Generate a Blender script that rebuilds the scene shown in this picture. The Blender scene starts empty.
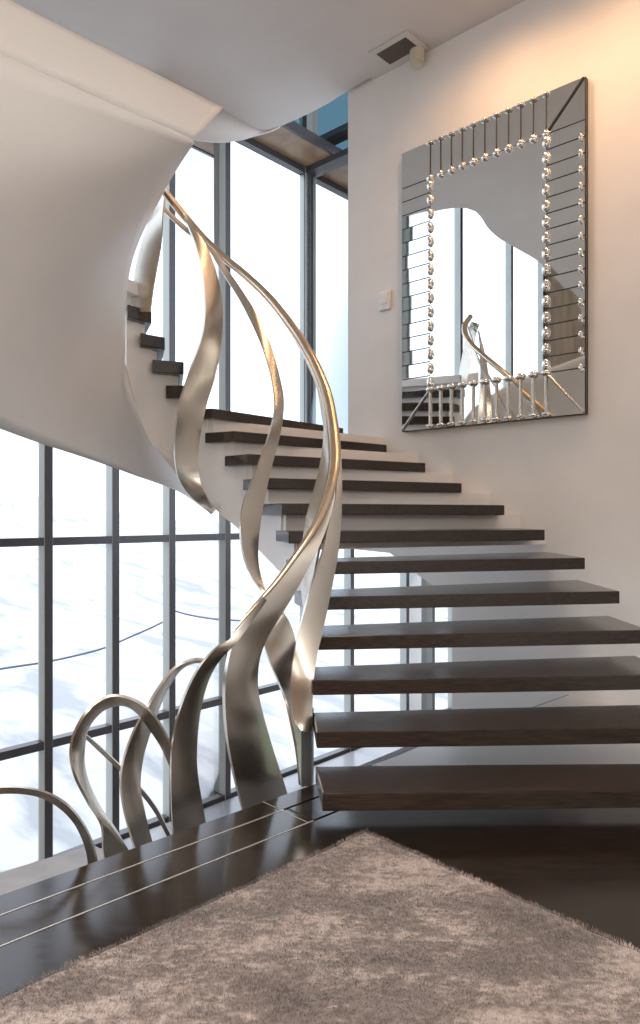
import bpy, bmesh, math, random
from mathutils import Vector, noise
random.seed(4)
F = 706.0; HZ = 517.0; E = 1.275
sc = bpy.context.scene
col = sc.collection

# ------------------------------------------------------------ helpers
def P(px, py, d):
    return Vector(((px-320)*d/F, d, E+(HZ-py)*d/F))
def PZ(px, py, z):                       # pixel on the horizontal plane of height z
    d = (z-E)*F/(HZ-py)
    return P(px, py, d)
MW = Vector((.671, .741, 0)); MC = 4.95  # mirror wall normal / distance
MT = Vector((.741, -.671, 0))            # along the mirror wall, to the right
def PW(px, py, off=0.0):                 # pixel on the mirror wall plane
    r = (px-320)/F
    d = (MC-off)/(r*MW.x+MW.y)
    return P(px, py, d)
def wallY(x): return (MC-MW.x*x)/MW.y

def cr(pts, t):                           # Catmull-Rom through points, t in 0..len-1
    n = len(pts)
    i = min(int(t), n-2); f = t-i
    p1 = Vector(pts[i]); p2 = Vector(pts[i+1])
    p0 = Vector(pts[i-1]) if i > 0 else 2*p1-p2
    p3 = Vector(pts[i+2]) if i+2 < n else 2*p2-p1
    return .5*((2*p1)+(p2-p0)*f+(2*p0-5*p1+4*p2-p3)*f*f+(3*p1-p0-3*p2+p3)*f**3)
def resample(pts, n):                     # n points, even arc length along the spline
    fine = [cr(pts, (len(pts)-1)*i/400) for i in range(401)]
    L = [0]
    for a, b in zip(fine, fine[1:]): L.append(L[-1]+(b-a).length)
    out = []; j = 0
    for i in range(n):
        s = L[-1]*i/(n-1)
        while j < 399 and L[j+1] < s: j += 1
        q = (s-L[j])/max(1e-9, L[j+1]-L[j])
        out.append(fine[j].lerp(fine[j+1], min(1, max(0, q))))
    return out

def link(name, bm, m, parent=None, smooth=False):
    bmesh.ops.recalc_face_normals(bm, faces=bm.faces)
    me = bpy.data.meshes.new(name); bm.to_mesh(me); bm.free()
    if smooth:
        for p in me.polygons: p.use_smooth = True
        try: me.set_sharp_from_angle(angle=math.radians(40))
        except Exception: pass
    me.materials.append(m)
    o = bpy.data.objects.new(name, me); col.objects.link(o)
    if parent: o.parent = parent; o.matrix_parent_inverse = parent.matrix_world.inverted()
    return o
def empty(name, loc=(0, 0, 0)):
    o = bpy.data.objects.new(name, None); col.objects.link(o)
    o.location = loc; o.matrix_world.translation = Vector(loc); o.empty_display_size = .1
    return o
def tag(o, label=None, cat=None, group=None, kind=None):
    for k, v in (('label', label), ('category', cat), ('group', group), ('kind', kind)):
        if v: o[k] = v
    return o
def prism(bm, poly, z0, z1):              # poly: [(x,y)], z0/z1 number or list
    n = len(poly)
    za = z0 if isinstance(z0, (list, tuple)) else [z0]*n
    zb = z1 if isinstance(z1, (list, tuple)) else [z1]*n
    a = [bm.verts.new((p[0], p[1], z)) for p, z in zip(poly, za)]
    b = [bm.verts.new((p[0], p[1], z)) for p, z in zip(poly, zb)]
    bm.faces.new(a[::-1]); bm.faces.new(b)
    for i in range(n): bm.faces.new((a[i], a[(i+1) % n], b[(i+1) % n], b[i]))
def obox(bm, c, ax, ay, az):              # oriented box from centre and three half-axis vectors
    c = Vector(c); V = []
    for sx in (-1, 1):
        for sy in (-1, 1):
            for sz in (-1, 1): V.append(bm.verts.new(c+sx*ax+sy*ay+sz*az))
    for f in ((0,1,3,2),(4,6,7,5),(0,4,5,1),(2,3,7,6),(0,2,6,4),(1,5,7,3)):
        bm.faces.new([V[i] for i in f])
def slab(bm, pts, off):                   # closed plate: polygon pts pushed by vector off
    a = [bm.verts.new(p) for p in pts]; b = [bm.verts.new(Vector(p)+off) for p in pts]
    bm.faces.new(a); bm.faces.new(b[::-1]); n = len(pts)
    for i in range(n): bm.faces.new((a[i], b[i], b[(i+1) % n], a[(i+1) % n]))
def bevel(bm, w, seg=2):
    bmesh.ops.bevel(bm, geom=list(bm.edges), offset=w, segments=seg, affect='EDGES', profile=.6, clamp_overlap=True)
def sweep(bm, pts, rads, ns=16, flat=1.0):
    rings = []; up = Vector((0, 0, 1))
    for i, p in enumerate(pts):
        t = (pts[min(i+1, len(pts)-1)]-pts[max(i-1, 0)]).normalized()
        a = t.cross(up).normalized(); b = a.cross(t).normalized()
        r = rads[i] if isinstance(rads, (list, tuple)) else rads
        rings.append([bm.verts.new(p+a*r*math.cos(2*math.pi*k/ns)+b*r*flat*math.sin(2*math.pi*k/ns)) for k in range(ns)])
    for A, B in zip(rings, rings[1:]):
        for k in range(ns): bm.faces.new((A[k], A[(k+1) % ns], B[(k+1) % ns], B[k]))
    bm.faces.new(rings[0][::-1]); bm.faces.new(rings[-1])

# ------------------------------------------------------------ materials
def mat(name, base, rough=.5, metal=0, **kw):
    m = bpy.data.materials.new(name); m.use_nodes = True
    b = m.node_tree.nodes['Principled BSDF']
    b.inputs['Base Color'].default_value = (*base, 1)
    b.inputs['Roughness'].default_value = rough; b.inputs['Metallic'].default_value = metal
    for k, v in kw.items(): b.inputs[k.replace('_', ' ')].default_value = v
    return m
def nd(m, t, **kw):
    n = m.node_tree.nodes.new(t)
    for k, v in kw.items(): setattr(n, k, v)
    return n
def lk(m, a, b): m.node_tree.links.new(a, b)
def noisy(m, c1, c2, scale=(1, 1, 1), ns=5, detail=6, bump=0, lo=.35, hi=.65, rot=0, rough=None, dist=.01):
    b = m.node_tree.nodes['Principled BSDF']
    tc = nd(m, 'ShaderNodeTexCoord'); mp = nd(m, 'ShaderNodeMapping')
    mp.inputs['Scale'].default_value = scale; mp.inputs['Rotation'].default_value = (0, 0, rot)
    lk(m, tc.outputs['Object'], mp.inputs['Vector'])
    nt = nd(m, 'ShaderNodeTexNoise'); nt.inputs['Scale'].default_value = ns; nt.inputs['Detail'].default_value = detail
    lk(m, mp.outputs[0], nt.inputs['Vector'])
    rp = nd(m, 'ShaderNodeValToRGB'); rp.color_ramp.elements[0].position = lo; rp.color_ramp.elements[1].position = hi
    rp.color_ramp.elements[0].color = (*c1, 1); rp.color_ramp.elements[1].color = (*c2, 1)
    lk(m, nt.outputs['Fac'], rp.inputs[0]); lk(m, rp.outputs[0], b.inputs['Base Color'])
    if bump:
        bp = nd(m, 'ShaderNodeBump'); bp.inputs['Strength'].default_value = bump; bp.inputs['Distance'].default_value = dist
        lk(m, nt.outputs['Fac'], bp.inputs['Height']); lk(m, bp.outputs[0], b.inputs['Normal'])
    if rough:
        mr = nd(m, 'ShaderNodeMapRange'); mr.inputs['To Min'].default_value = rough[0]; mr.inputs['To Max'].default_value = rough[1]
        lk(m, nt.outputs['Fac'], mr.inputs['Value']); lk(m, mr.outputs[0], b.inputs['Roughness'])
    return m
plaster = noisy(mat('white_plaster', (.8, .78, .75), .6), (.78, .76, .73), (.82, .80, .77), ns=3, bump=.02)
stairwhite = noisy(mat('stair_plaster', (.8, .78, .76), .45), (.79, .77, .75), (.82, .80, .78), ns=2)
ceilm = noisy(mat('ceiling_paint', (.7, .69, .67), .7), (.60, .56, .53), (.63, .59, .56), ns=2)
tread_m = noisy(mat('tread_wood', (.04, .028, .02), .2), (.020, .013, .0095), (.046, .032, .024), scale=(2, 40, 40), ns=4, detail=6, bump=.0, rough=(.13, .22), lo=.3, hi=.7)
floor_m = noisy(mat('dark_floor_wood', (.03, .02, .016), .16), (.010, .006, .0045), (.022, .014, .010), scale=(2, 14, 2), rot=-.8, ns=3, detail=8, rough=(.10, .2), lo=.3, hi=.7)
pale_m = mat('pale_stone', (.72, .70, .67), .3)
glint_m = mat('bevel_glint', (.75, .72, .68), .35, .6)  # bright colour imitates window light caught on the board bevels
step_m = noisy(mat('lower_step_stone', (.2, .18, .17), .3), (.17, .15, .14), (.23, .21, .2), ns=6)
low_m = noisy(mat('lower_floor', (.16, .13, .12), .2), (.14, .11, .1), (.2, .16, .14), ns=3, rough=(.15, .25))
sill_m = mat('grey_sill', (.3, .3, .33), .25)
frame_m = mat('window_frame_dark', (.075, .07, .075), .35, .3)
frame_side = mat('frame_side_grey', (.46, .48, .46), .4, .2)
frm2 = mat('dark_cap', (.05, .048, .05), .4)
brown_m = noisy(mat('brown_soffit', (.16, .09, .05), .4), (.24, .15, .085), (.34, .22, .13), scale=(3, 3, 3), ns=2)
def steel(name, c, r0, r1):
    m = noisy(mat(name, c, .27, 1), tuple(x*.97 for x in c), c, scale=(1, 1, 60), ns=6, detail=2)
    return m
steel_m = steel('brushed_steel', (.66, .615, .55), .21, .33)
rail_m = mat('bronze_rail', (.70, .55, .40), .25, 1)
mir_m = mat('mirror_glass', (.86, .88, .87), .005, 1)
strip_m = mat('mirror_strip_glass', (.78, .79, .76), .03, 1)
gap_m = mat('mirror_backing', (.05, .05, .045), .4)
rod_m = mat('silver_rod', (.75, .74, .7), .15, 1)
bead_m = mat('crystal_bead', (.8, .78, .75), .06, .85)
plastic = mat('white_plastic', (.8, .78, .74), .4)
grille_m = mat('grille_brown', (.10, .07, .055), .5)
ventf_m = mat('vent_frame_beige', (.6, .57, .54), .5)
greenglass = mat('green_edge_glass', (.42, .52, .42), .15)
post_m = mat('grey_post', (.2, .21, .22), .3, .6)
cable_m = mat('cable_blue_grey', (.12, .14, .2), .6)
def glass(name, tint, ior=1.45, tr=1.0):
    m = bpy.data.materials.new(name); m.use_nodes = True; nt = m.node_tree; nt.nodes.clear()
    o = nt.nodes.new('ShaderNodeOutputMaterial'); mx = nt.nodes.new('ShaderNodeMixShader')
    t = nt.nodes.new('ShaderNodeBsdfTransparent'); t.inputs[0].default_value = (*tint, 1)
    g = nt.nodes.new('ShaderNodeBsdfGlossy'); g.inputs['Roughness'].default_value = .02
    fr = nt.nodes.new('ShaderNodeFresnel'); fr.inputs[0].default_value = ior
    nt.links.new(fr.outputs[0], mx.inputs[0]); nt.links.new(t.outputs[0], mx.inputs[1]); nt.links.new(g.outputs[0], mx.inputs[2])
    nt.links.new(mx.outputs[0], o.inputs[0]); return m
glass_m = glass('clear_glass', (.96, .98, .99))
glass_blue = glass('blue_glass', (.26, .31, .35))
glass_reflect = glass('teal_reflection', (.06, .12, .15))  # tint stands in for the dark interior and sky reflected here
snow = noisy(mat('snow', (.8, .82, .86), .8), (.31, .325, .35), (.50, .50, .51), scale=(1, 1, 4), ns=1.1, detail=12, lo=.36, hi=.50, bump=.4, dist=.1)

def snow_fix():
    mp = [n for n in snow.node_tree.nodes if n.bl_idname == 'ShaderNodeMapping'][0]
    m0 = nd(snow, 'ShaderNodeMapping'); m0.inputs['Rotation'].default_value = (0, 0, -math.radians(137.8))
    tc = [n for n in snow.node_tree.nodes if n.bl_idname == 'ShaderNodeTexCoord'][0]
    lk(snow, tc.outputs['Object'], m0.inputs['Vector']); lk(snow, m0.outputs[0], mp.inputs['Vector'])
    mp.inputs['Scale'].default_value = (.5, 1.6, .3)
snow_fix()
# rug
rug_m = mat('rug_pile', (.3, .22, .19), .95, Sheen_Weight=.5, Sheen_Roughness=.5)
def rug_nodes():
    m = rug_m; b = m.node_tree.nodes['Principled BSDF']
    tc = nd(m, 'ShaderNodeTexCoord')
    n1 = nd(m, 'ShaderNodeTexNoise'); n1.inputs['Scale'].default_value = 2.6; n1.inputs['Detail'].default_value = 6; n1.inputs['Distortion'].default_value = .7
    n2 = nd(m, 'ShaderNodeTexNoise'); n2.inputs['Scale'].default_value = 45; n2.inputs['Detail'].default_value = 5
    n3 = nd(m, 'ShaderNodeTexNoise'); n3.inputs['Scale'].default_value = 14; n3.inputs['Detail'].default_value = 6; n3.inputs['Distortion'].default_value = 1.2
    mp = nd(m, 'ShaderNodeMapping'); mp.inputs['Scale'].default_value = (.75, 1.5, 1); mp.inputs['Rotation'].default_value = (0, 0, .2)
    lk(m, tc.outputs['Object'], mp.inputs['Vector'])
    for n in (n1, n2, n3): lk(m, mp.outputs[0], n.inputs['Vector'])
    a0 = nd(m, 'ShaderNodeMath', operation='MULTIPLY'); a0.inputs[1].default_value = .75; lk(m, n1.outputs['Fac'], a0.inputs[0])
    a = nd(m, 'ShaderNodeMath', operation='MULTIPLY_ADD'); a.inputs[1].default_value = .45
    lk(m, n2.outputs['Fac'], a.inputs[0]); lk(m, a0.outputs[0], a.inputs[2])
    a2 = nd(m, 'ShaderNodeMath', operation='MULTIPLY_ADD'); a2.inputs[1].default_value = .5
    lk(m, n3.outputs['Fac'], a2.inputs[0]); lk(m, a.outputs[0], a2.inputs[2])
    rp = nd(m, 'ShaderNodeValToRGB')
    rp.color_ramp.elements[0].position = .60; rp.color_ramp.elements[0].color = (.075, .055, .046, 1)
    rp.color_ramp.elements[1].position = 1.12; rp.color_ramp.elements[1].color = (.37, .30, .265, 1)
    e = rp.color_ramp.elements.new(.84); e.color = (.165, .125, .107, 1)
    lk(m, a2.outputs[0], rp.inputs[0]); lk(m, rp.outputs[0], b.inputs['Base Color'])
rug_nodes()

# ------------------------------------------------------------ stair plan
RISE = .17
inn = [(.01, 2.60), (.01, 2.82), (-.015, 3.07), (-.033, 3.31), (-.035, 3.53), (-.07, 3.75), (-.115, 3.97), (-.185, 4.16),
       (-.235, 4.37), (-.35, 4.60), (-.48, 4.76), (-.59, 4.88), (-.76, 4.96), (-.87, 5.01), (-.97, 5.03), (-1.10, 5.01),
       (-1.18, 4.95), (-1.245, 4.88), (-1.31, 4.79), (-1.35, 4.68), (-1.36, 4.56)]
out = [(1.74, 2.62), (1.74, 2.87), (1.74, 3.15), (1.74, 3.43), (1.74, 3.72), (1.72, 4.05), (1.66, 4.42), (1.51, 4.74),
       (1.32, 5.05), (1.07, 5.33), (.83, 5.56), (.55, 5.82), (.20, 6.08), (-1.12, 6.33), (-1.26, 6.33), (-1.46, 6.28),
       (-1.66, 6.20), (-1.85, 6.07), (-2.04, 5.9), (-2.2, 5.7), (-2.3, 5.5)]
inn = [Vector((*p, 0)) for p in inn]; out = [Vector((*p, 0)) for p in out]
binr = [(0, -.6), (6.5, -.5), (7.3, -.45), (8.8, -.34), (10, -.20), (11, -.09), (12, .05), (13, .15), (14, .30), (15, .43), (16, .57), (17, .76), (18, 1.0), (19, 1.25), (20, 1.5)]
def bi(t):
    for (a, za), (b, zb) in zip(binr, binr[1:]):
        if a <= t <= b: return E+za+(zb-za)*(t-a)/(b-a)
    return E+binr[-1][1]
infac = {1: 1.25, 2: 1.3, 3: 1.35, 4: 1.45, 5: 1.5}
def back(k):
    bi_ = cr(inn, min(19.9, k+infac.get(k, 1.45)))
    fo = out[k]
    if k <= 3: bo = Vector((fo.x, {1: 3.17, 2: 3.53, 3: 3.9}[k], 0))
    elif k == 4: bo = Vector((1.74, 4.26, 0))
    elif k == 5: bo = Vector((1.745, 4.78, 0))
    elif k <= 11: bo = Vector((fo.x, wallY(fo.x)-.004, 0))
    elif k == 12: bo = Vector((-1.0, 6.75, 0))
    else: bo = out[k]+(out[k+1]-out[k])*1.4; bi_ = inn[k]+(inn[k+1]-inn[k])*1.4
    return bi_, bo
stair = empty('staircase', (0.9, 3.2, 0))
tag(stair, 'curving staircase with thick dark wooden treads rising from the landing to the upper floor', 'staircase')
NT = 17
for k in range(1, NT+1):
    z = RISE*k
    a, b = inn[k], out[k]; c, d = back(k)[::-1]
    if k > 12: d = cr(inn, min(19.9, k+1.95)); c = b+(d-a)
    bm = bmesh.new()
    # front edge follows a gentle line, inner end follows the path
    poly = [a, a.lerp(b, .5), b, c, c.lerp(d, .5), d]
    if k == 12: poly = [a, a.lerp(b, .5), b, Vector((.21, 6.42, 0)), c, d]
    prism(bm, [(p.x, p.y) for p in poly], z-(.072 if k < 13 else .088), z)
    bevel(bm, .006, 2)
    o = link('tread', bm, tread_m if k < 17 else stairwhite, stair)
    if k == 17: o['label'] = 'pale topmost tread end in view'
# white stepped body
bm = bmesh.new()
for j in range(7, NT+2):
    i0, o0 = back(j-1); i1, o1 = back(min(j, NT))
    if j == NT+1: i1, o1 = inn[20].copy(), out[20].copy()
    top = RISE*min(j, NT)-.070
    base = E+max(-.2, .17*(j-7.5)-.27); base2 = E+max(-.2, .17*(j-6.5)-.27)
    ins = Vector((0, 0, 0))
    d0 = (o0-i0).normalized()*.07; d1 = (o1-i1).normalized()*.07
    prism(bm, [(p.x, p.y) for p in (i0+d0, o0, o1, i1+d1)], [base, base, base2, base2], top)
link('stair_body', bm, stairwhite, stair)
# inner stringer plate: along the inner path, stepped top edge, curved lower edge
bm = bmesh.new()
def inpt(t):
    p = cr(inn, min(t, 19.9)); q = cr(inn, min(t+.1, 19.99))-p
    return p+Vector((q.y, -q.x, 0)).normalized()*.055
sub = 5; t = 6.6; seq = []
while t < 17.75:
    k = int(math.floor(t-.42))                    # tread above this place
    k = max(6, min(k, 21))
    seq.append((t, k)); t += 1/sub
prev = None
for (ta, ka), (tb, kb) in zip(seq, seq[1:]):
    pa, pb = inpt(ta), inpt(tb); n = Vector(((pb-pa).y, -(pb-pa).x, 0)).normalized()*-.06
    if n.dot(out[min(ka, 20)]-inn[min(ka, 20)]) < 0: n = -n
    ztop = RISE*ka-.05 if ka <= 17 else RISE*17+.1
    prism(bm, [(p.x, p.y) for p in (pa, pb, pb+n, pa+n)], [bi(ta), bi(tb), bi(tb), bi(ta)], ztop)
bmesh.ops.remove_doubles(bm, verts=bm.verts, dist=.0005)
link('inner_stringer', bm, stairwhite, stair)

# ------------------------------------------------------------ sweeping soffit of the upper flight
Iedge = [(212, 511, 4.97), (190, 489, 5.05), (175, 466, 5.06), (150, 435, 5.02), (131, 397, 4.88), (124.5, 362, 4.80), (122, 330, 4.68), (123, 295, 4.48), (128, 262, 4.25), (138, 233, 4.02), (152, 205, 3.80), (167, 177, 3.62), (180, 156, 3.48), (193, 139, 3.38)]
Oedge = [(214, 512, 5.1), (200, 502, 5.4), (182, 490, 5.55), (160, 481.5, 5.5), (130, 472, 5.35), (102, 463, 5.1), (70, 452.5, 4.75), (35, 441, 4.35), (0, 428, 3.95), (-50, 408, 3.5), (-110, 370, 3.1), (-170, 300, 2.75), (-190, 180, 2.5), (-150, -10, 2.44)]
bm = bmesh.new(); NU, NV = 60, 16; grid = []
Ip = [P(*p) for p in Iedge]; Op = [P(*p) for p in Oedge]
for i in range(NU+1):
    t = (len(Ip)-1)*i/NU
    a, b = cr(Ip, t), cr(Op, t)
    grid.append([bm.verts.new(a.lerp(b, j/NV)) for j in range(NV+1)])
for i in range(NU):
    for j in range(NV): bm.faces.new((grid[i][j], grid[i+1][j], grid[i+1][j+1], grid[i][j+1]))
so = link('soffit', bm, stairwhite, stair, smooth=True)
md = so.modifiers.new('thick', 'SOLIDIFY'); md.thickness = .05; md.offset = 0
HC = E+3.87
# rising fascia between soffit and ceiling
def PC(px, py): return PZ(px, py, HC)
bot = [(193, 139, 3.38), (120, 107.5, 3.13), (60, 81, 2.95), (0, 55, 2.78), (-150, -10, 2.44)]
topp = [(221, 110, 3.62), (135, 67, 3.26), (65, 32, 3.04), (0, 0, 2.86), (-200, -99, 2.36)]
bm = bmesh.new(); g = []
for i in range(41):
    t = i/40*4
    a = cr([P(*p) for p in bot], t); b = cr([P(*p) for p in topp], t)
    row = []
    for j in range(9):
        q = j/8; v = a.lerp(b, q)
        row.append(bm.verts.new(v))
    g.append(row)
for i in range(40):
    for j in range(8): bm.faces.new((g[i][j], g[i+1][j], g[i+1][j+1], g[i][j+1]))
fa = link('soffit_fascia', bm, stairwhite, stair, smooth=True)
md = fa.modifiers.new('thick', 'SOLIDIFY'); md.thickness = .04; md.offset = 0

# ------------------------------------------------------------ balustrade of twisting ribbons
bal = empty('balustrade', tuple(PZ(306, 787, 0)))
tag(bal, 'sculptural balustrade of twisting brushed steel ribbons with a bronze handrail', 'railing')
def ribbon(L, R, dl, dr=None, n=70, w=8, thick=.012, m=steel_m, bow=.0, name='ribbon', label=None):
    """L, R: pixel edges; dl, dr: depth lists (spread evenly) of each edge"""
    def spread(ds, n_):
        res = []
        for i in range(n_):
            t = i/(n_-1)*(len(ds)-1); k = min(int(t), len(ds)-2)
            res.append(ds[k]+(ds[k+1]-ds[k])*(t-k))
        return res
    dr = dr or dl
    A = resample([P(x, y, d) for (x, y), d in zip(L, spread(dl, len(L)))], n)
    B = resample([P(x, y, d) for (x, y), d in zip(R, spread(dr, len(R)))], n)
    bm = bmesh.new(); rows = []; rows2 = []
    bow *= .3
    for i in range(n):
        t = ((A[min(i+1, n-1)]-A[max(i-1, 0)])+(B[min(i+1, n-1)]-B[max(i-1, 0)])).normalized()
        nn = t.cross(B[i]-A[i]).normalized(); wd = (B[i]-A[i]).length
        if i and nn.dot(last) < 0: nn = -nn
        if not i and nn.y > 0: nn = -nn
        last = nn; th = min(thick, wd*.6)/2
        base = [A[i].lerp(B[i], j/w)+nn*bow*wd*4*(j/w)*(1-j/w) for j in range(w+1)]
        rows.append([bm.verts.new(p+nn*th) for p in base]); rows2.append([bm.verts.new(p-nn*th) for p in base])
    for i in range(n-1):
        for j in range(w):
            bm.faces.new((rows[i][j], rows[i+1][j], rows[i+1][j+1], rows[i][j+1]))
            bm.faces.new((rows2[i][j], rows2[i][j+1], rows2[i+1][j+1], rows2[i+1][j]))
        bm.faces.new((rows[i][0], rows2[i][0], rows2[i+1][0], rows[i+1][0]))
        bm.faces.new((rows[i][w], rows[i+1][w], rows2[i+1][w], rows2[i][w]))
    for r, r2 in ((rows[0], rows2[0]), (rows[-1], rows2[-1])):
        for j in range(w): bm.faces.new((r[j], r[j+1], r2[j+1], r2[j]))
    o = link(name, bm, m, bal, smooth=True)
    if label: o['label'] = label
    return o
# R1 top left
ribbon([(160, 197), (152, 214), (141, 245), (134.5, 275), (133, 312)], [(165, 197), (163, 215), (161, 245), (154, 285), (150.5, 312)], [4.8, 4.9], [4.72, 4.86], bow=.1)
# R2 broad S
ribbon([(184, 217), (197, 250), (204, 290), (203, 330), (190, 370), (179, 405), (174.5, 440), (176, 470), (184, 488), (198, 502), (210, 507)],
       [(190, 222), (209, 253), (221, 297), (221, 340), (214, 378), (205, 408), (198, 450), (200, 480), (206, 495), (211, 504), (213.5, 507)], [4.78, 4.7, 4.62, 4.75, 4.92], [4.78, 4.85, 4.85, 4.78, 4.92], bow=.12, thick=.016)
# R3 slender
ribbon([(163, 211), (185, 232), (205, 246), (225, 277), (245, 310), (261, 344), (271, 377), (274.5, 405), (270, 430), (258, 465), (244, 500), (240, 527), (243, 555), (252, 577), (263, 593)],
       [(164, 206), (187, 227), (209, 245), (232, 276), (254, 310), (270, 344), (280, 380), (283.5, 405), (279, 437), (271, 467), (264, 500), (259, 530), (257.5, 555), (260, 575), (266, 592)],
       [4.85, 4.9, 4.6, 4.2, 4.0, 3.95], [4.85, 4.9, 4.65, 4.3, 4.15, 3.95], bow=.08, n=110)
# handrail
rp_ = [(164, 191, 4.82), (176, 206, 4.88), (187.5, 220, 4.93), (205, 240, 4.95), (225, 258.5, 4.92), (245, 275, 4.85), (270, 299, 4.70), (295, 331, 4.5), (312.5, 360, 4.3), (325, 389, 4.12), (331, 415, 3.97), (334, 440, 3.83), (334.5, 462, 3.72), (331, 484, 3.62), (324, 507, 3.53), (312, 531, 3.44), (296, 555, 3.36), (276, 582, 3.28), (252, 609, 3.2), (232, 633, 3.15)]
pts = resample([P(*p) for p in rp_], 160)
rads = [.031+.002*min(1, i/90)-max(0, (i-110)/50)*.0275 for i in range(160)]
bm = bmesh.new(); sweep(bm, pts, rads, 18, .85)
ro = link('handrail', bm, rail_m, bal, smooth=True); ro['label'] = 'bronze coloured handrail'
# R13 ribbon leaving the rail, left side
ribbon([(280, 318), (301, 352), (316, 385), (322, 415), (324, 435), (320, 467), (314, 492), (307, 517), (303, 545), (301, 570), (303, 600), (306, 625)],
       [(284, 316), (307, 350), (323, 385), (331, 415), (334, 440), (331, 467), (327, 492), (323, 517), (320, 545), (315, 572), (311, 600), (308, 625)], [4.62, 4.2, 3.85, 3.8, 3.8], [4.6, 4.15, 3.75, 3.6, 3.75], bow=.1)
# R11 silver ribbon falling right of the rail to the post
ribbon([(328, 398), (333, 430), (336, 470), (334, 500), (326, 532), (323, 550), (316, 570), (307.5, 598), (300, 626), (294.5, 652), (291, 678), (291.5, 702), (294, 720), (300.5, 731)],
       [(333, 398), (338.5, 430), (341, 465), (341, 500), (339.5, 533), (337, 555), (334, 572), (328.5, 600), (322.5, 630), (317, 655), (313.8, 680), (312.5, 703), (312.2, 720), (311.5, 732)], [4.05, 3.7, 3.45, 3.35, 3.3], [4.05, 3.75, 3.55, 3.35, 3.32], bow=.16, n=110, thick=.016)
# R5 broad dark ribbon
ribbon([(331, 470), (322, 505), (308, 533), (290, 560), (267, 592), (246, 618), (232, 643), (225, 675), (224, 705), (227, 740), (233, 772), (242, 808), (254, 850)],
       [(337, 470), (333, 508), (322, 540), (308, 568), (292, 596), (279, 617), (266, 638), (258, 662), (257, 690), (263, 718), (273, 752), (286, 792), (302, 850)], [3.7, 3.5, 3.3, 3.2, 3.22, 3.35], [3.7, 3.5, 3.42, 3.36, 3.38, 3.5], bow=.1, n=110, thick=.02, label='broad dark-shaded lower ribbon')
# R6 ribbon flowing to the left
ribbon([(262, 596), (246, 618), (231, 638), (215.6, 648), (197, 670), (181, 705), (172, 744), (170.6, 786), (173, 835), (178, 870)],
       [(266, 600), (250, 624), (236, 643), (220, 659), (208, 680), (200, 710), (196.5, 744), (197, 772), (203, 810), (214, 870)], [3.22, 3.15, 3.05, 3.02, 3.05], [3.24, 3.15, 3.15, 3.12, 3.15], bow=.1)
# R12 leaf behind
ribbon([(281, 612), (271, 626), (264, 641), (268, 658), (279, 684), (286, 702), (292, 728), (297, 755), (300, 785)],
       [(283, 612), (289, 622), (294, 635), (296, 650), (295, 670), (295, 690), (296, 715), (299, 745), (302, 785)], [3.75, 3.6, 3.45, 3.4], [3.75, 3.7, 3.6, 3.45], bow=.06)
# R7 narrow arch
ribbon([(212, 663), (200, 659), (187.5, 661), (173, 669), (159, 687), (148, 705), (136, 726), (125.5, 752), (120.5, 778), (123, 806), (131, 837), (141, 870)],
       [(212, 665), (200, 662), (189, 664), (178, 672), (166, 691), (157, 712), (149.5, 733), (142.5, 758), (139.7, 786), (144, 811), (151, 840), (160, 870)], [3.3, 3.2, 3.0, 2.92, 2.92], [3.36, 3.28, 3.1, 3.0, 3.0], bow=.1)
# R8 loop
ribbon([(108, 880), (103, 850), (101, 824), (87.5, 801), (75, 776), (70.5, 754), (73.4, 735), (84, 715), (97, 702), (112.5, 695.5), (131, 698.5), (147, 708), (159, 722), (169, 741), (175, 760), (178, 780)],
       [(146, 880), (128, 850), (114, 828), (100, 808), (89, 785), (84, 766), (84, 747), (87.5, 729), (97, 715), (109, 707), (125, 705), (138, 713), (150, 729), (161, 746), (170, 766), (175, 782)], [2.85, 2.82, 2.85, 2.95, 3.1], [2.92, 2.9, 2.93, 3.0, 3.1], bow=.08, n=120)
# R9 slim strut
ribbon([(85, 733), (102, 748), (120, 765), (141, 787), (157, 808), (171, 835)], [(84, 737), (100, 752), (119, 770), (140, 793), (155, 813), (168, 838)], [2.98, 3.08], [2.98, 3.08], w=2, thick=.014)
# R10 low arch at the far left
ribbon([(-40, 800), (-20, 790), (0, 787), (25, 787.5), (47, 792.5), (65.6, 803), (78, 816), (88, 832), (95, 852), (99, 875)],
       [(-36, 806), (-18, 797), (0, 793.5), (23, 793.5), (43.5, 798), (60.5, 808), (73, 821), (81.5, 836), (87, 852), (90, 875)], [2.6, 2.66, 2.75], [2.6, 2.66, 2.75], w=4, thick=.018)
# post under the silver ribbon
bm = bmesh.new()
a = PZ(301.5, 787, 0); b = PZ(311.5, 786, 0)
prism(bm, [(a.x, a.y), (b.x, b.y), (b.x+.01, b.y+.04), (a.x+.01, a.y+.04)], 0, .36)
link('post', bm, post_m, bal)
bm = bmesh.new()
slab(bm, [P(294, 714, 3.36), P(300.8, 728, 3.335), P(301.2, 787, 3.335), P(299.5, 783, 3.42)], Vector((.004, .03, 0)))
link('glass_fin', bm, greenglass, bal)['label'] = 'pale green glass fin'

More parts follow.
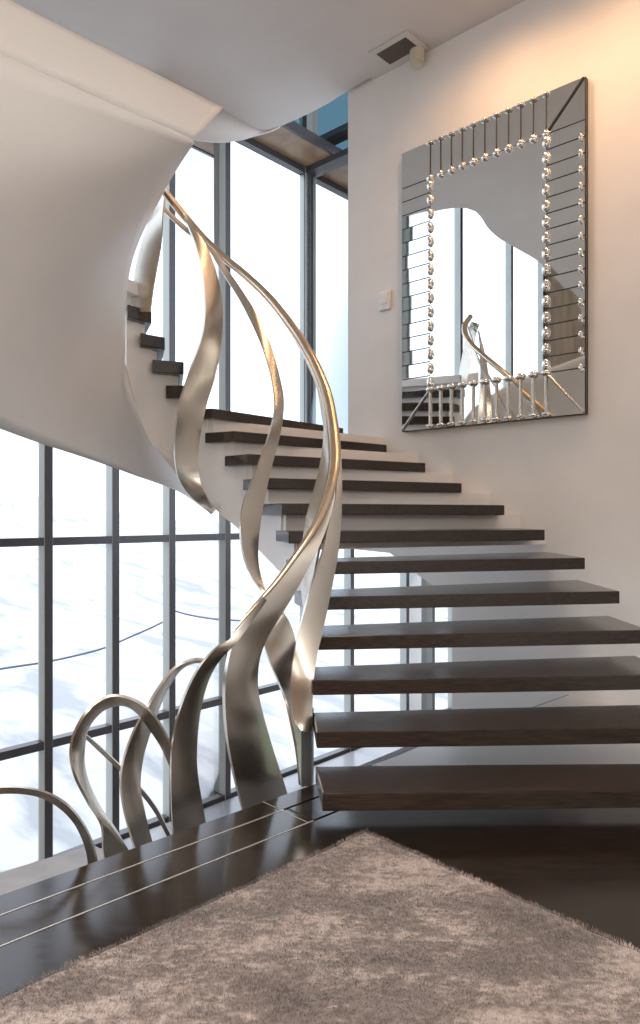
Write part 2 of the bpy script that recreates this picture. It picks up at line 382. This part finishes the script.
# ------------------------------------------------------------ landing floor
e0 = Vector((-4.6, -.93, 0)); e1 = Vector((1.96, 5.25, 0))   # outer edge line
ed = (e1-e0).normalized(); en = Vector((ed.y, -ed.x, 0))      # towards the camera side
bm = bmesh.new()
def board(s0, s1, w0, w1, z=0):
    g = .0025
    pts_ = [e0+ed*(s0+g)+en*(w0+g), e0+ed*(s1-g)+en*(w0+g), e0+ed*(s1-g)+en*(w1-g), e0+ed*(s0+g)+en*(w1-g)]
    b2 = bmesh.new(); prism(b2, [(p.x, p.y) for p in pts_], -.05, z)
    bmesh.ops.bevel(b2, geom=[e for e in b2.edges if all(v.co.z > z-.001 for v in e.verts)], offset=.005, segments=3, affect='EDGES')
    me = bpy.data.meshes.new('t'); b2.to_mesh(me); b2.free(); bm.from_mesh(me); bpy.data.meshes.remove(me)
sq = (PZ(283, 811, 0)-e0).dot(ed)
print('mitre s', sq)
board(0, sq, 0, .13); board(0, sq+.03, .13, .30)
board(sq, sq+.42, 0, .13); board(sq+.03, sq+.42, .13, .30)
board(sq+.42, 9.0, 0, .30)
board(0, 9.0, .30, 7.5)
link('floor', bm, floor_m).__setitem__('kind', 'structure')
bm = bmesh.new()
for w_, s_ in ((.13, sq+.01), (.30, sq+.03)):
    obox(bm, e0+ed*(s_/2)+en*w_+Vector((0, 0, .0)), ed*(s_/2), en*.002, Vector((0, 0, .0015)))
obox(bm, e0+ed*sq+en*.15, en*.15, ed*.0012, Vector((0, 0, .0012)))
link('glint_trim', bm, glint_m)['kind'] = 'structure'  # added thin strips drawing the window glint along the plank edges
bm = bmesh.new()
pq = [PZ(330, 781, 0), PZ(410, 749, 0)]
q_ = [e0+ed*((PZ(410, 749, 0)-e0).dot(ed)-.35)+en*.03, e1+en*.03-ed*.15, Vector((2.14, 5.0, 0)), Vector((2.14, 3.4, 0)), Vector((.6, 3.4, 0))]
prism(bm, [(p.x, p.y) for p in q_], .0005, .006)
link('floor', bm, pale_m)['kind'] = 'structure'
bm = bmesh.new()
q0, q1 = e0+en*.02, e1+en*.02
prism(bm, [(p.x, p.y) for p in (q0, q1, q1+en*7, q0+en*7)], -.32, -.055)
link('trim_1', bm, step_m)['kind'] = 'structure'

# rug: three sided look of a corner, deep pile
ra = PZ(365, 828, .025); rb = PZ(0, 992, .025); rc_ = PZ(640, 938, .025)
u = (rb-ra).normalized(); v = (rc_-ra).normalized(); v = (v-u*u.dot(v)).normalized()
bm = bmesh.new(); NXr, NYr = 420, 420; LU, LV = 2.4, 2.4
vv = []
for i in range(NXr+1):
    row = []
    for j in range(NYr+1):
        # finer near the corner
        su = LU*(i/NXr)**1.15; sv = LV*(j/NYr)**1.15
        p = ra+u*su+v*sv
        h = noise.noise(p*38)*.003+noise.noise(p*11)*.004+noise.noise(p*4)*.003-.008
        edge = min(su, sv, LU-su, LV-sv)
        if edge < .03: h -= (.03-edge)**2/.03*.9
        jx = u*random.uniform(-.0015, .0015)+v*random.uniform(-.0015, .0015)
        if edge < .001: jx += (u+v)*noise.noise(p*60)*.006
        row.append(bm.verts.new((p.x+jx.x, p.y+jx.y, .030+h)))
    vv.append(row)
for i in range(NXr):
    for j in range(NYr): bm.faces.new((vv[i][j], vv[i+1][j], vv[i+1][j+1], vv[i][j+1]))
# skirt
ring = [vv[i][0] for i in range(NXr+1)]+[vv[NXr][j] for j in range(1, NYr+1)]+[vv[i][NYr] for i in range(NXr-1, -1, -1)]+[vv[0][j] for j in range(NYr-1, 0, -1)]
low = [bm.verts.new((q.co.x, q.co.y, .001)) for q in ring]
for i in range(len(ring)): bm.faces.new((ring[i], ring[(i+1) % len(ring)], low[(i+1) % len(ring)], low[i]))
rug = link('rug', bm, rug_m, smooth=True)
pv, pf = [], []; rr = random.Random(9)
for i in range(330000):
    su, sv = LU*rr.random(), LV*rr.random()
    p = ra+u*su+v*sv
    if p.y < 1.15 and abs(p.x) > .6: continue
    an = noise.noise(p*2.1+Vector((7, 3, 0)))*5+noise.noise(p*9)*2.0
    lean = Vector((math.cos(an), math.sin(an), 0))*.0045+Vector((rr.uniform(-.003, .003), rr.uniform(-.003, .003), 0))
    th_ = rr.uniform(0, math.pi); wv = Vector((math.cos(th_), math.sin(th_), 0))*.0013
    h = noise.noise(p*38)*.003+noise.noise(p*11)*.004+noise.noise(p*4)*.003
    b0 = Vector((p.x, p.y, .020+h)); k = len(pv)
    if min(su, sv) < .012: b0.z -= .012*rr.random(); lean -= (u if su < sv else v)*.004
    pv += [b0-wv, b0+wv, b0+lean+Vector((0, 0, rr.uniform(.006, .010)))]; pf.append((k, k+1, k+2))
pm = bpy.data.meshes.new('pile'); pm.from_pydata([tuple(q) for q in pv], [], pf); pm.materials.append(rug_m)
po = bpy.data.objects.new('pile', pm); col.objects.link(po); po.parent = rug; po['kind'] = 'stuff'
tag(rug, 'large taupe deep pile rug lying on the dark wooden landing', 'rug')

# ------------------------------------------------------------ descending flight at the lower left
lower = empty('staircase', (-1.6, 2.7, -.34))
tag(lower, 'lower flight of grey steps descending at the far left behind the landing edge', 'staircase')
fa_ = PZ(77, 849, -.17); fb_ = PZ(0, 872, -.17)
ld = (fb_-fa_); ld.z = 0; ld.normalize(); lo_ = Vector((ld.y, -ld.x, 0))
if lo_.dot(Vector((-.741, .671, 0))) < 0: lo_ = -lo_
for k in range(1, 12):
    z = -.17*k; c0 = Vector((fa_.x, fa_.y, 0))+lo_*.27*(k-1)-ld*.02
    bm = bmesh.new(); prism(bm, [(p.x, p.y) for p in (c0-ld*.05-lo_*.0, c0+ld*3.0, c0+ld*3.0-lo_*.34, c0-ld*.12-lo_*.34)], z-.07, z); bevel(bm, .005)
    link('tread', bm, step_m, lower)

# ------------------------------------------------------------ lower floor, windows
WN = Vector((-.741, .671, 0)); WE = Vector((-.671, -.741, 0)); C0 = Vector((-.2, 9.47, 0))
def sW(px):
    r = (px-320)/F
    return (C0.x-r*C0.y)/(.671-.741*r)
def WP(s, z, off=0): return C0+WE*s+WN*off+Vector((0, 0, z))
ZL, ZH = -2.12, 5.93
bm = bmesh.new()
pp = [WP(-4.2, 0), WP(12.5, 0), WP(12.5, 0, -9), WP(-4.2, 0, -9)]
prism(bm, [(p.x, p.y) for p in pp], ZL-.2, ZL)
link('floor', bm, low_m)['kind'] = 'structure'
bm = bmesh.new()
obox(bm, WP(4.1, ZL+.03, -.32), WE*8.3, WN*.22, Vector((0, 0, .03)))
link('trim_2', bm, sill_m)['kind'] = 'structure'

def window(name, o, e, n, mull, rails, z0, z1, gm, mw=.087, md_=.13, rh=.077, spans=None):
    root = empty(name, tuple(o+e*mull[0]+Vector((0, 0, z0)))); root['kind'] = 'structure'
    for s in mull:
        bm = bmesh.new(); obox(bm, o+e*s+Vector((0, 0, (z0+z1)/2))+n*0, e*(mw/2), n*(md_/2), Vector((0, 0, (z1-z0)/2))); bevel(bm, .004, 1)
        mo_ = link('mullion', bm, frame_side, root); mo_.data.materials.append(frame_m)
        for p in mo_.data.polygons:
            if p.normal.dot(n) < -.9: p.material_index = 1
    sa, sb = min(mull), max(mull)
    for z in rails:
        bm = bmesh.new(); obox(bm, o+e*((sa+sb)/2)+Vector((0, 0, z))-n*(.005), e*((sb-sa)/2), n*(md_/2-.012), Vector((0, 0, rh/2)))
        link('rail', bm, frame_m, root)
    ms = sorted(mull)
    for a, b in zip(ms, ms[1:]):
        zs = [z0]+sorted(rails)+[z1]
        bm = bmesh.new()
        obox(bm, o+e*((a+b)/2)+n*(md_/2-.02)+Vector((0, 0, (z0+z1)/2)), e*((b-a)/2-.01), n*.002, Vector((0, 0, (z1-z0)/2)))
        # single sheet: drop the rear face so that light passes one surface
        bm.faces.ensure_lookup_table(); bm.normal_update()
        fs = sorted(bm.faces, key=lambda f: -abs(f.normal.dot(n)))
        bmesh.ops.delete(bm, geom=fs[1:], context='FACES')
        link('glass_pane', bm, gm, root)
    return root
mu = [0, 1.40, 2.2, 2.906, 3.63, 4.35]
window('window_6', C0, WE, WN, [4.44, 5.07, 6.3, 7.9, 9.78, 11.2], [ZL+.06, -.90, 1.04, 9.4], ZL, 9.5, glass_m)
window('window_1', C0, WE, WN, mu, [ZL+.06, -.90, 1.04, ZH-.04], ZL, ZH, glass_m)
window('window_2', C0, WE, WN, [-.02, sW(349), sW(404.5), sW(430.3), sW(452)], [ZL+.06, 1.21], ZL, 1.25, glass_m)
# return wall of glass at the corner, mirror wall direction
window('window_3', C0, MT, MW*1.0, [.05, 1.6], [1.3, ZH-.04], 1.25, ZH, glass_blue, mw=.03)
# storey above the brown spandrel
window('window_4', C0, WE, WN, [0, 1.40, 2.906, 4.35], [ZH+.1, 9.4], ZH+.06, 9.5, glass_reflect)
window('window_5', C0, MT, MW*1.0, [.05, 1.6], [ZH+.28, 9.4], ZH+.06, 9.5, glass_reflect)
# brown spandrel / soffit
bm = bmesh.new()
a, b = C0+WE*-1.2, C0+WE*4.35
prism(bm, [(p.x, p.y) for p in (a, b, b-WN*.52, a-WN*.52)], ZH, ZH+.10)
link('trim_3', bm, brown_m)['kind'] = 'structure'
bm = bmesh.new(); obox(bm, C0+WE*1.55-WN*.55+Vector((0, 0, ZH+.05)), WE*2.75, WN*.02, Vector((0, 0, .06)))
link('trim_4', bm, frame_m)['kind'] = 'structure'
# roof of the low bay and its closing wall
bm = bmesh.new()
pA, pB = C0+WE*-.05, C0+WE*-4.0
prism(bm, [(p.x, p.y) for p in (pA, pB, pB-WN*4.2, pA-WN*.2)], 1.25, 1.33)
link('trim_5', bm, plaster)['kind'] = 'structure'
bm = bmesh.new()
x0 = C0+WE*sW(452); x1 = PW(452, 600)
dv = Vector((.08, -.015, 0)); a = Vector((x0.x, x0.y, ZL)); b = Vector((x1.x, x1.y, ZL))
a2 = a.copy(); b2 = b.copy(); a2.z = 1.25; b2.z = 1.25*.3
slab(bm, [a+dv, b+dv, Vector((b.x, b.y, .62))+dv, Vector((a.x, a.y, 1.25))+dv], dv)
link('wall_back_bay', bm, plaster)['kind'] = 'structure'
# upper lid
bm = bmesh.new()
pp = [WP(-6, 0), WP(12.5, 0), WP(12.5, 0, -12), WP(-6, 0, -12)]
prism(bm, [(p.x, p.y) for p in pp], 9.5, 9.6)
link('ceiling', bm, plaster)['kind'] = 'structure'

# ------------------------------------------------------------ walls
bm = bmesh.new()
wl = [PW(348, 549), PW(352, 549), PW(390, 553), PW(418, 575), PW(432, 585), PW(452, 600)]
bL = PW(452, 600); bL.z = ZL
rx = 2.15; bR = Vector((rx, wallY(rx), ZL)); tR = Vector((rx, wallY(rx), 9.5)); tL = PW(348, 200); tL.z = 9.5
slab(bm, wl+[bL, bR, tR, tL], MW*.14)
link('wall_back', bm, plaster)['kind'] = 'structure'
bm = bmesh.new()
a = Vector((rx, wallY(rx)+.08, 0)); b = Vector((rx+.12, -4, 0))
prism(bm, [(rx-.002, -4), (rx+.12, -4), (rx+.12, a.y), (rx-.002, a.y-.08)], ZL, 9.5)
link('wall_right', bm, plaster)['kind'] = 'structure'
lw = WP(11.25, 0)
wood_wall = noisy(mat('wood_panelling', (.2, .12, .06), .4), (.15, .085, .04), (.26, .16, .085), scale=(4, 4, .6), ns=3)
l2 = lw-WN*6.4
bm = bmesh.new(); prism(bm, [(l2.x-.3, -4.12), (rx+.12, -4.12), (rx+.12, -4), (l2.x-.3, -4)], ZL, 9.5)
link('wall_front', bm, wood_wall)['kind'] = 'structure'
bm = bmesh.new(); prism(bm, [(p.x, p.y) for p in (lw, l2, l2+WE*.12, lw+WE*.12)], ZL, 9.5)
link('wall_left', bm, wood_wall)['kind'] = 'structure'
bm = bmesh.new(); prism(bm, [(l2.x, l2.y), (l2.x-.12, l2.y), (l2.x-.12, -4.0), (l2.x, -4.0)], ZL, 9.5)
link('wall_left_return', bm, wood_wall)['kind'] = 'structure'

# ------------------------------------------------------------ ceiling slab with flowing edge
edge = [PC(*p) for p in ((530, 0), (377.5, 82.3), (370.5, 78), (355, 86.5), (347.5, 91), (329, 103), (310, 113), (294, 120.5), (279, 127), (270, 130.5), (262, 131.3), (254, 128.8), (240, 121), (221, 110), (135, 67), (65, 32), (0, 0))]
more = [Vector((x, y, 0)) for x, y in ((-2.4, 5.2), (-2.2, 4.95), (-2.06, 4.7), (-2.1, 4.45), (-2.35, 4.25), (-2.62, 4.08), (-2.95, 3.8), (-3.3, 3.4), (-3.83, 2.82), (-4.8, 2.0), (-6.0, 1.1), (-7.4, .4))]
more = [(p.x, p.y) for p in resample(more, 50)]+[(-7.4, -4), (rx, -4), (rx, wallY(rx))]
poly = [(p.x, p.y) for p in edge]+more
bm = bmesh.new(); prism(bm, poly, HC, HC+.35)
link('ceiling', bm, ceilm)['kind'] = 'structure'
# hanging crescent fascia at the rounded edge
bm = bmesh.new()
fl = [(150, 74.5, 116), (170, 84.5, 131), (193, 96, 139), (207, 103, 141.3), (221, 110, 142.3), (240, 121, 140.5), (254, 128.8, 136.5), (262, 131.3, 134), (270, 130.5, 131.5), (279, 127, 127.2)]
tops = [PC(x, y) for x, y, _ in fl]; bots = []
for (x, y, yb), tp in zip(fl, tops): bots.append(Vector((tp.x, tp.y, E+(HZ-yb)*tp.y/F)))
T_ = resample(tops, 30); B_ = resample(bots, 30)
va = [bm.verts.new(p+Vector((0, 0, .02))) for p in T_]; vb = [bm.verts.new(p) for p in B_]
for i in range(29): bm.faces.new((va[i], va[i+1], vb[i+1], vb[i]))
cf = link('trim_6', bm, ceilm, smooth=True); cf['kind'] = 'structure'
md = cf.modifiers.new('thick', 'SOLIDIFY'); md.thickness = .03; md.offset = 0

# ------------------------------------------------------------ ceiling vent, sensor, thermostat
vent = empty('ceiling_vent', tuple(PC(399, 48)))
tag(vent, 'square brown air grille set in a pale frame in the ceiling', 'vent')
o4 = [PC(*p) for p in ((368.5, 52), (407, 29.5), (427.5, 45.5), (389, 67))]
i4 = [PC(*p) for p in ((376, 53), (405.5, 35.5), (419.5, 46.5), (390, 63.5))]
bm = bmesh.new(); dz = Vector((0, 0, .012))
ov = [bm.verts.new(p-dz) for p in o4]; iv = [bm.verts.new(p-dz) for p in i4]
ov2 = [bm.verts.new(p+Vector((0, 0, .0))) for p in o4]; iv2 = [bm.verts.new(p+Vector((0, 0, .0))) for p in i4]
for k in range(4):
    l = (k+1) % 4
    bm.faces.new((ov[k], ov[l], iv[l], iv[k])); bm.faces.new((ov[k], ov[l], ov2[l], ov2[k])); bm.faces.new((iv[k], iv[l], iv2[l], iv2[k]))
link('frame', bm, ventf_m, vent)
bm = bmesh.new(); slab(bm, [p-Vector((0, 0, .002)) for p in i4], Vector((0, 0, .002)))
link('grille_backing', bm, mat('grille_dark', (.045, .03, .025), .6), vent)
bm = bmesh.new()
for k in range(14):
    q = (k+.5)/14; a = i4[0].lerp(i4[3], q); b = i4[1].lerp(i4[2], q)
    obox(bm, (a+b)/2-Vector((0, 0, .007)), (b-a)/2*.99, (i4[3]-i4[0]).normalized()*.006, Vector((0, 0, .003)))
for k in range(16):
    q = (k+.5)/16; a = i4[0].lerp(i4[1], q); b = i4[3].lerp(i4[2], q)
    obox(bm, (a+b)/2-Vector((0, 0, .004)), (b-a)/2*.99, (i4[1]-i4[0]).normalized()*.003, Vector((0, 0, .002)))
link('grille', bm, grille_m, vent)

sp = PW(417.2, 63, .075); bm = bmesh.new()
bmesh.ops.create_cone(bm, cap_ends=True, segments=28, radius1=.058, radius2=.062, depth=.13)
bmesh.ops.bevel(bm, geom=[e for e in bm.edges if all(v.co.z < -.06 for v in e.verts)], offset=.015, segments=3, affect='EDGES')
sens = link('ceiling_sensor', bm, mat('sensor_cream', (.62, .58, .46), .5), smooth=True)
sens.location = (sp.x, sp.y, HC-.067)
tag(sens, 'small cream cylindrical sensor in the angle of wall and ceiling beside the vent', 'sensor')

th = empty('thermostat', tuple(PW(385, 301)))
tag(th, 'small white thermostat on the white wall left of the mirror', 'thermostat')
c = PW(384.8, 300.8, .012)
bm = bmesh.new(); obox(bm, c, MT*.062, MW*.012, Vector((0, 0, .083))); bevel(bm, .012, 3)
link('housing', bm, plastic, th, smooth=True)
bm = bmesh.new(); obox(bm, c-MW*.014+Vector((0, 0, .018)), MT*.04, MW*.004, Vector((0, 0, .045))); bevel(bm, .003, 2)
link('cover', bm, plastic, th, smooth=True)

# ------------------------------------------------------------ mirror
mo = PW(402, 300, .05)+MW*.05
def tcoord(px): return (PW(px, 300, .05)-mo).dot(MT)
Wd = tcoord(586); zt = E+3.08; zb_ = E+.72
tl, tr_ = tcoord(431), tcoord(547); zit = PW(431, 182).z; zib = PW(431, 391).z
def MP(t, z, off): return Vector((mo.x, mo.y, 0))+MT*t-MW*off+Vector((0, 0, z))
mir = empty('wall_mirror', tuple(MP(Wd/2, zb_, 0)))
tag(mir, 'large Venetian style mirror with a border of glass strips and beads on the white wall', 'mirror')
UZ = Vector((0, 0, 1))
bm = bmesh.new(); obox(bm, MP(Wd/2, (zt+zb_)/2, .028), MT*(Wd/2), MW*.022, UZ*((zt-zb_)/2)); bevel(bm, .003, 1)
link('backing', bm, gap_m, mir)
bm = bmesh.new(); obox(bm, MP((tl+tr_)/2, (zit+zib)/2, .054), MT*((tr_-tl)/2), MW*.004, UZ*((zit-zib)/2))
link('mirror_pane', bm, mir_m, mir)
G = .0045
def strip(ts, name='mirror_strip', bulge=0):
    c = [sum(t for t, z in ts)/len(ts), sum(z for t, z in ts)/len(ts)]
    q = []
    for t, z in ts:                                  # shrink a little so dark joints show
        dt, dz_ = c[0]-t, c[1]-z
        q.append((t+math.copysign(min(G, abs(dt)), dt), z+math.copysign(min(G, abs(dz_)), dz_)))
    bm = bmesh.new()
    tiltt = random.uniform(-.0004, .0004); tiltz = random.uniform(-.0004, .0004)
    slab(bm, [MP(t, z, .058+(t-c[0])*tiltt*10+(z-c[1])*tiltz*10) for t, z in q], MW*.006)
    return link(name, bm, strip_m, mir)
def bead_at(t, z, a, b, up):
    bm = bmesh.new(); bmesh.ops.create_uvsphere(bm, u_segments=14, v_segments=10, radius=1)
    for vtx in bm.verts:
        co = vtx.co.copy()
        along, across = (co.z*a, co.x*b) if up else (co.x*b, co.z*a)
        if up: p = MP(t+co.x*b, z+co.z*a, .068+co.y*.022)
        else: p = MP(t+co.x*a, z+co.z*b, .068+co.y*.022)
        vtx.co = p
    return link('glass_bead', bm, bead_m, mir, smooth=True)
NS, NTp = 15, 10
mz = [zib+(zit-zib)*i/NS for i in range(NS+1)]
mt = [tl+(tr_-tl)*i/NTp for i in range(NTp+1)]
for i in range(NS):
    strip([(0, mz[i]), (tl, mz[i]), (tl, mz[i+1]), (0, mz[i+1])]); strip([(tr_, mz[i]), (Wd, mz[i]), (Wd, mz[i+1]), (tr_, mz[i+1])])
for i in range(NTp):
    strip([(mt[i], zit), (mt[i+1], zit), (mt[i+1], zt), (mt[i], zt)]); strip([(mt[i], zb_), (mt[i+1], zb_), (mt[i+1], zib), (mt[i], zib)])
for (ct, cz, it, iz) in ((0, zt, tl, zit), (Wd, zt, tr_, zit), (0, zb_, tl, zib), (Wd, zb_, tr_, zib)):
    strip([(ct, cz), (it, iz), (it, cz)], 'corner_strip'); strip([(ct, cz), (it, iz), (ct, iz)], 'corner_strip')
for i in range(NS):
    zc = (mz[i]+mz[i+1])/2
    bead_at(tl, zc, .044, .026, True); bead_at(tr_, zc, .044, .030, True)
    bead_at(Wd-.028, mz[i], .03, .016, True)
for i in range(NTp+1):
    bead_at(mt[i], zit, .030, .030, False); bead_at(mt[i], zib, .036, .026, False)
for i in range(NTp+1):
    bead_at(mt[i], zt-.02, .034, .014, False)
    bead_at(mt[i], zb_+.025, .034, .016, False)
for i in range(NTp+1):
    bm = bmesh.new(); sweep(bm, [MP(mt[i], zb_+.03, .068), MP(mt[i]+.0005, zib-.02, .068)], .009, 10)
    link('silver_rod', bm, rod_m, mir, smooth=True)
for i in range(NTp+1):
    bm = bmesh.new(); sweep(bm, [MP(mt[i], zit+.02, .062), MP(mt[i]+.0005, zt-.03, .062)], .0045, 8)
    link('dark_rod', bm, gap_m, mir, smooth=True)
for ct, cz, it, iz in ((Wd, zb_, tr_, zib), (0, zb_, tl, zib)):
    bm = bmesh.new(); sweep(bm, [MP(it, iz, .068), MP(ct+(it-ct)*.04, cz+(iz-cz)*.04, .068)], .008, 10)
    link('silver_rod', bm, rod_m, mir, smooth=True)
bm = bmesh.new(); sweep(bm, [MP(tr_, zit, .066), MP(Wd-.01, zt-.01, .066)], .007, 8)
link('dark_rod', bm, gap_m, mir, smooth=True)

# ------------------------------------------------------------ outside
bm = bmesh.new(); rows = []
for i in range(81):
    row = []
    for j in range(81):
        s = -30+75*j/80; off = .4+70*(i/80)**1.6
        p = C0+WE*s+WN*off
        z = -2.6+off*.085+noise.noise(Vector((p.x*.12, p.y*.12, 0)))*1.0*min(1, off/8)+noise.noise(Vector((p.x*.5, p.y*.5, 3)))*.15
        row.append(bm.verts.new((p.x, p.y, z)))
    rows.append(row)
for i in range(80):
    for j in range(80): bm.faces.new((rows[i][j], rows[i+1][j], rows[i+1][j+1], rows[i][j+1]))
gr = link('snow_slope', bm, snow, smooth=True); gr['kind'] = 'structure'
cpts = [P(-60, 680, 9.4), P(0, 669, 9.8), P(51, 661, 10.2), P(101, 649, 10.6), P(130, 637, 10.9), P(157, 625, 11.2), P(175, 615, 11.5)]
bm = bmesh.new(); sweep(bm, resample(cpts, 40), .016, 8)
tag(link('cable', bm, cable_m, smooth=True), 'dark cable rising across the snow behind the left windows', 'cable')
cpts = [P(168, 609, 12.5), P(190, 615, 12.5), P(215, 619, 12.5), P(250, 621, 12.5)]
bm = bmesh.new(); sweep(bm, resample(cpts, 30), .016, 8)
tag(link('cable', bm, cable_m, smooth=True), 'short dark cable sagging over the snow, right of the longer cable', 'cable')

# ------------------------------------------------------------ light
w = bpy.data.worlds.new('sky'); sc.world = w; w.use_nodes = True; nt = w.node_tree
bg = nt.nodes['Background']; bg.inputs['Color'].default_value = (.80, .88, 1.0, 1); bg.inputs['Strength'].default_value = 2.3
def area(name, loc, target, sx, sy, power, colr, portal=False):
    l = bpy.data.lights.new(name, 'AREA'); l.shape = 'RECTANGLE'; l.size = sx; l.size_y = sy; l.energy = power; l.color = colr
    o = bpy.data.objects.new(name, l); col.objects.link(o); o.location = loc
    o.rotation_euler = (Vector(target)-Vector(loc)).to_track_quat('-Z', 'Y').to_euler()
    if portal: l.cycles.is_portal = True
    return o
pc = WP(6, 3.6, .2); area('window_portal', pc, pc-WN, 12.6, 11.5, 1, (1, 1, 1), True)
def spot(name, loc, target, power, colr, ang, blend=.8, rad=.05):
    l = bpy.data.lights.new(name, 'SPOT'); l.energy = power; l.color = colr; l.spot_size = math.radians(ang); l.spot_blend = blend; l.shadow_soft_size = rad
    o = bpy.data.objects.new(name, l); col.objects.link(o); o.location = loc
    o.rotation_euler = (Vector(target)-Vector(loc)).to_track_quat('-Z', 'Y').to_euler()
for i, (x, y) in enumerate(((2.0, 3.6), (1.55, 4.25), (.95, 4.8))):
    spot('downlight_wall', (x, y, HC-.05), (x+.35, y+.45, 2.6), (42, 50, 55)[i], (1, .56, .28), 150, 1, .12)
spot('downlight_cove', (-.9, 1.6, HC-.1), (-1.4, 2.9, 3.5), 9, (1, .6, .32), 80, 1, .1)
for x, y in ((.6, .4), (-1.4, -1.6), (1.0, -2.2), (-4.2, -1.0), (-3.4, 1.2)):  # added overhead fill that lifts the interior against the windows
    spot('fill_landing', (x, y, HC-.05), (x, y, 0), 360, (1, .94, .88), 140, 1, .12)
for x, y, z in ((-.6, -1.2, 2.3), (1.2, -.6, 2.3), (-2.8, -.3, 2.2)):  # added fill points behind the camera, for soffit and tread fronts
    l = bpy.data.lights.new('fill_point', 'POINT'); l.energy = 48; l.color = (1, .92, .84); l.shadow_soft_size = .3
    o = bpy.data.objects.new('fill_point', l); col.objects.link(o); o.location = (x, y, z)
sun = bpy.data.lights.new('sun', 'SUN'); sun.energy = 1.5; sun.angle = math.radians(2); sun.color = (1, .95, .88)
so_ = bpy.data.objects.new('sun', sun); col.objects.link(so_)
so_.rotation_euler = Vector((.3, -.25, -.9)).to_track_quat('-Z', 'Y').to_euler()

# ------------------------------------------------------------ camera
cam = bpy.data.cameras.new('camera'); co = bpy.data.objects.new('camera', cam); col.objects.link(co)
co.location = (0, 0, E); co.rotation_euler = (math.pi/2, 0, 0)
cam.sensor_fit = 'VERTICAL'; cam.sensor_height = 36; cam.sensor_width = 36; cam.lens = F/1024*36
cam.shift_y = (HZ-512)/1024; cam.clip_start = .05; cam.clip_end = 300
sc.camera = co
sc.view_settings.view_transform = 'Standard'; sc.view_settings.look = 'None'
sc.view_settings.gamma = 1; sc.view_settings.use_curve_mapping = False; sc.view_settings.exposure = 0.16
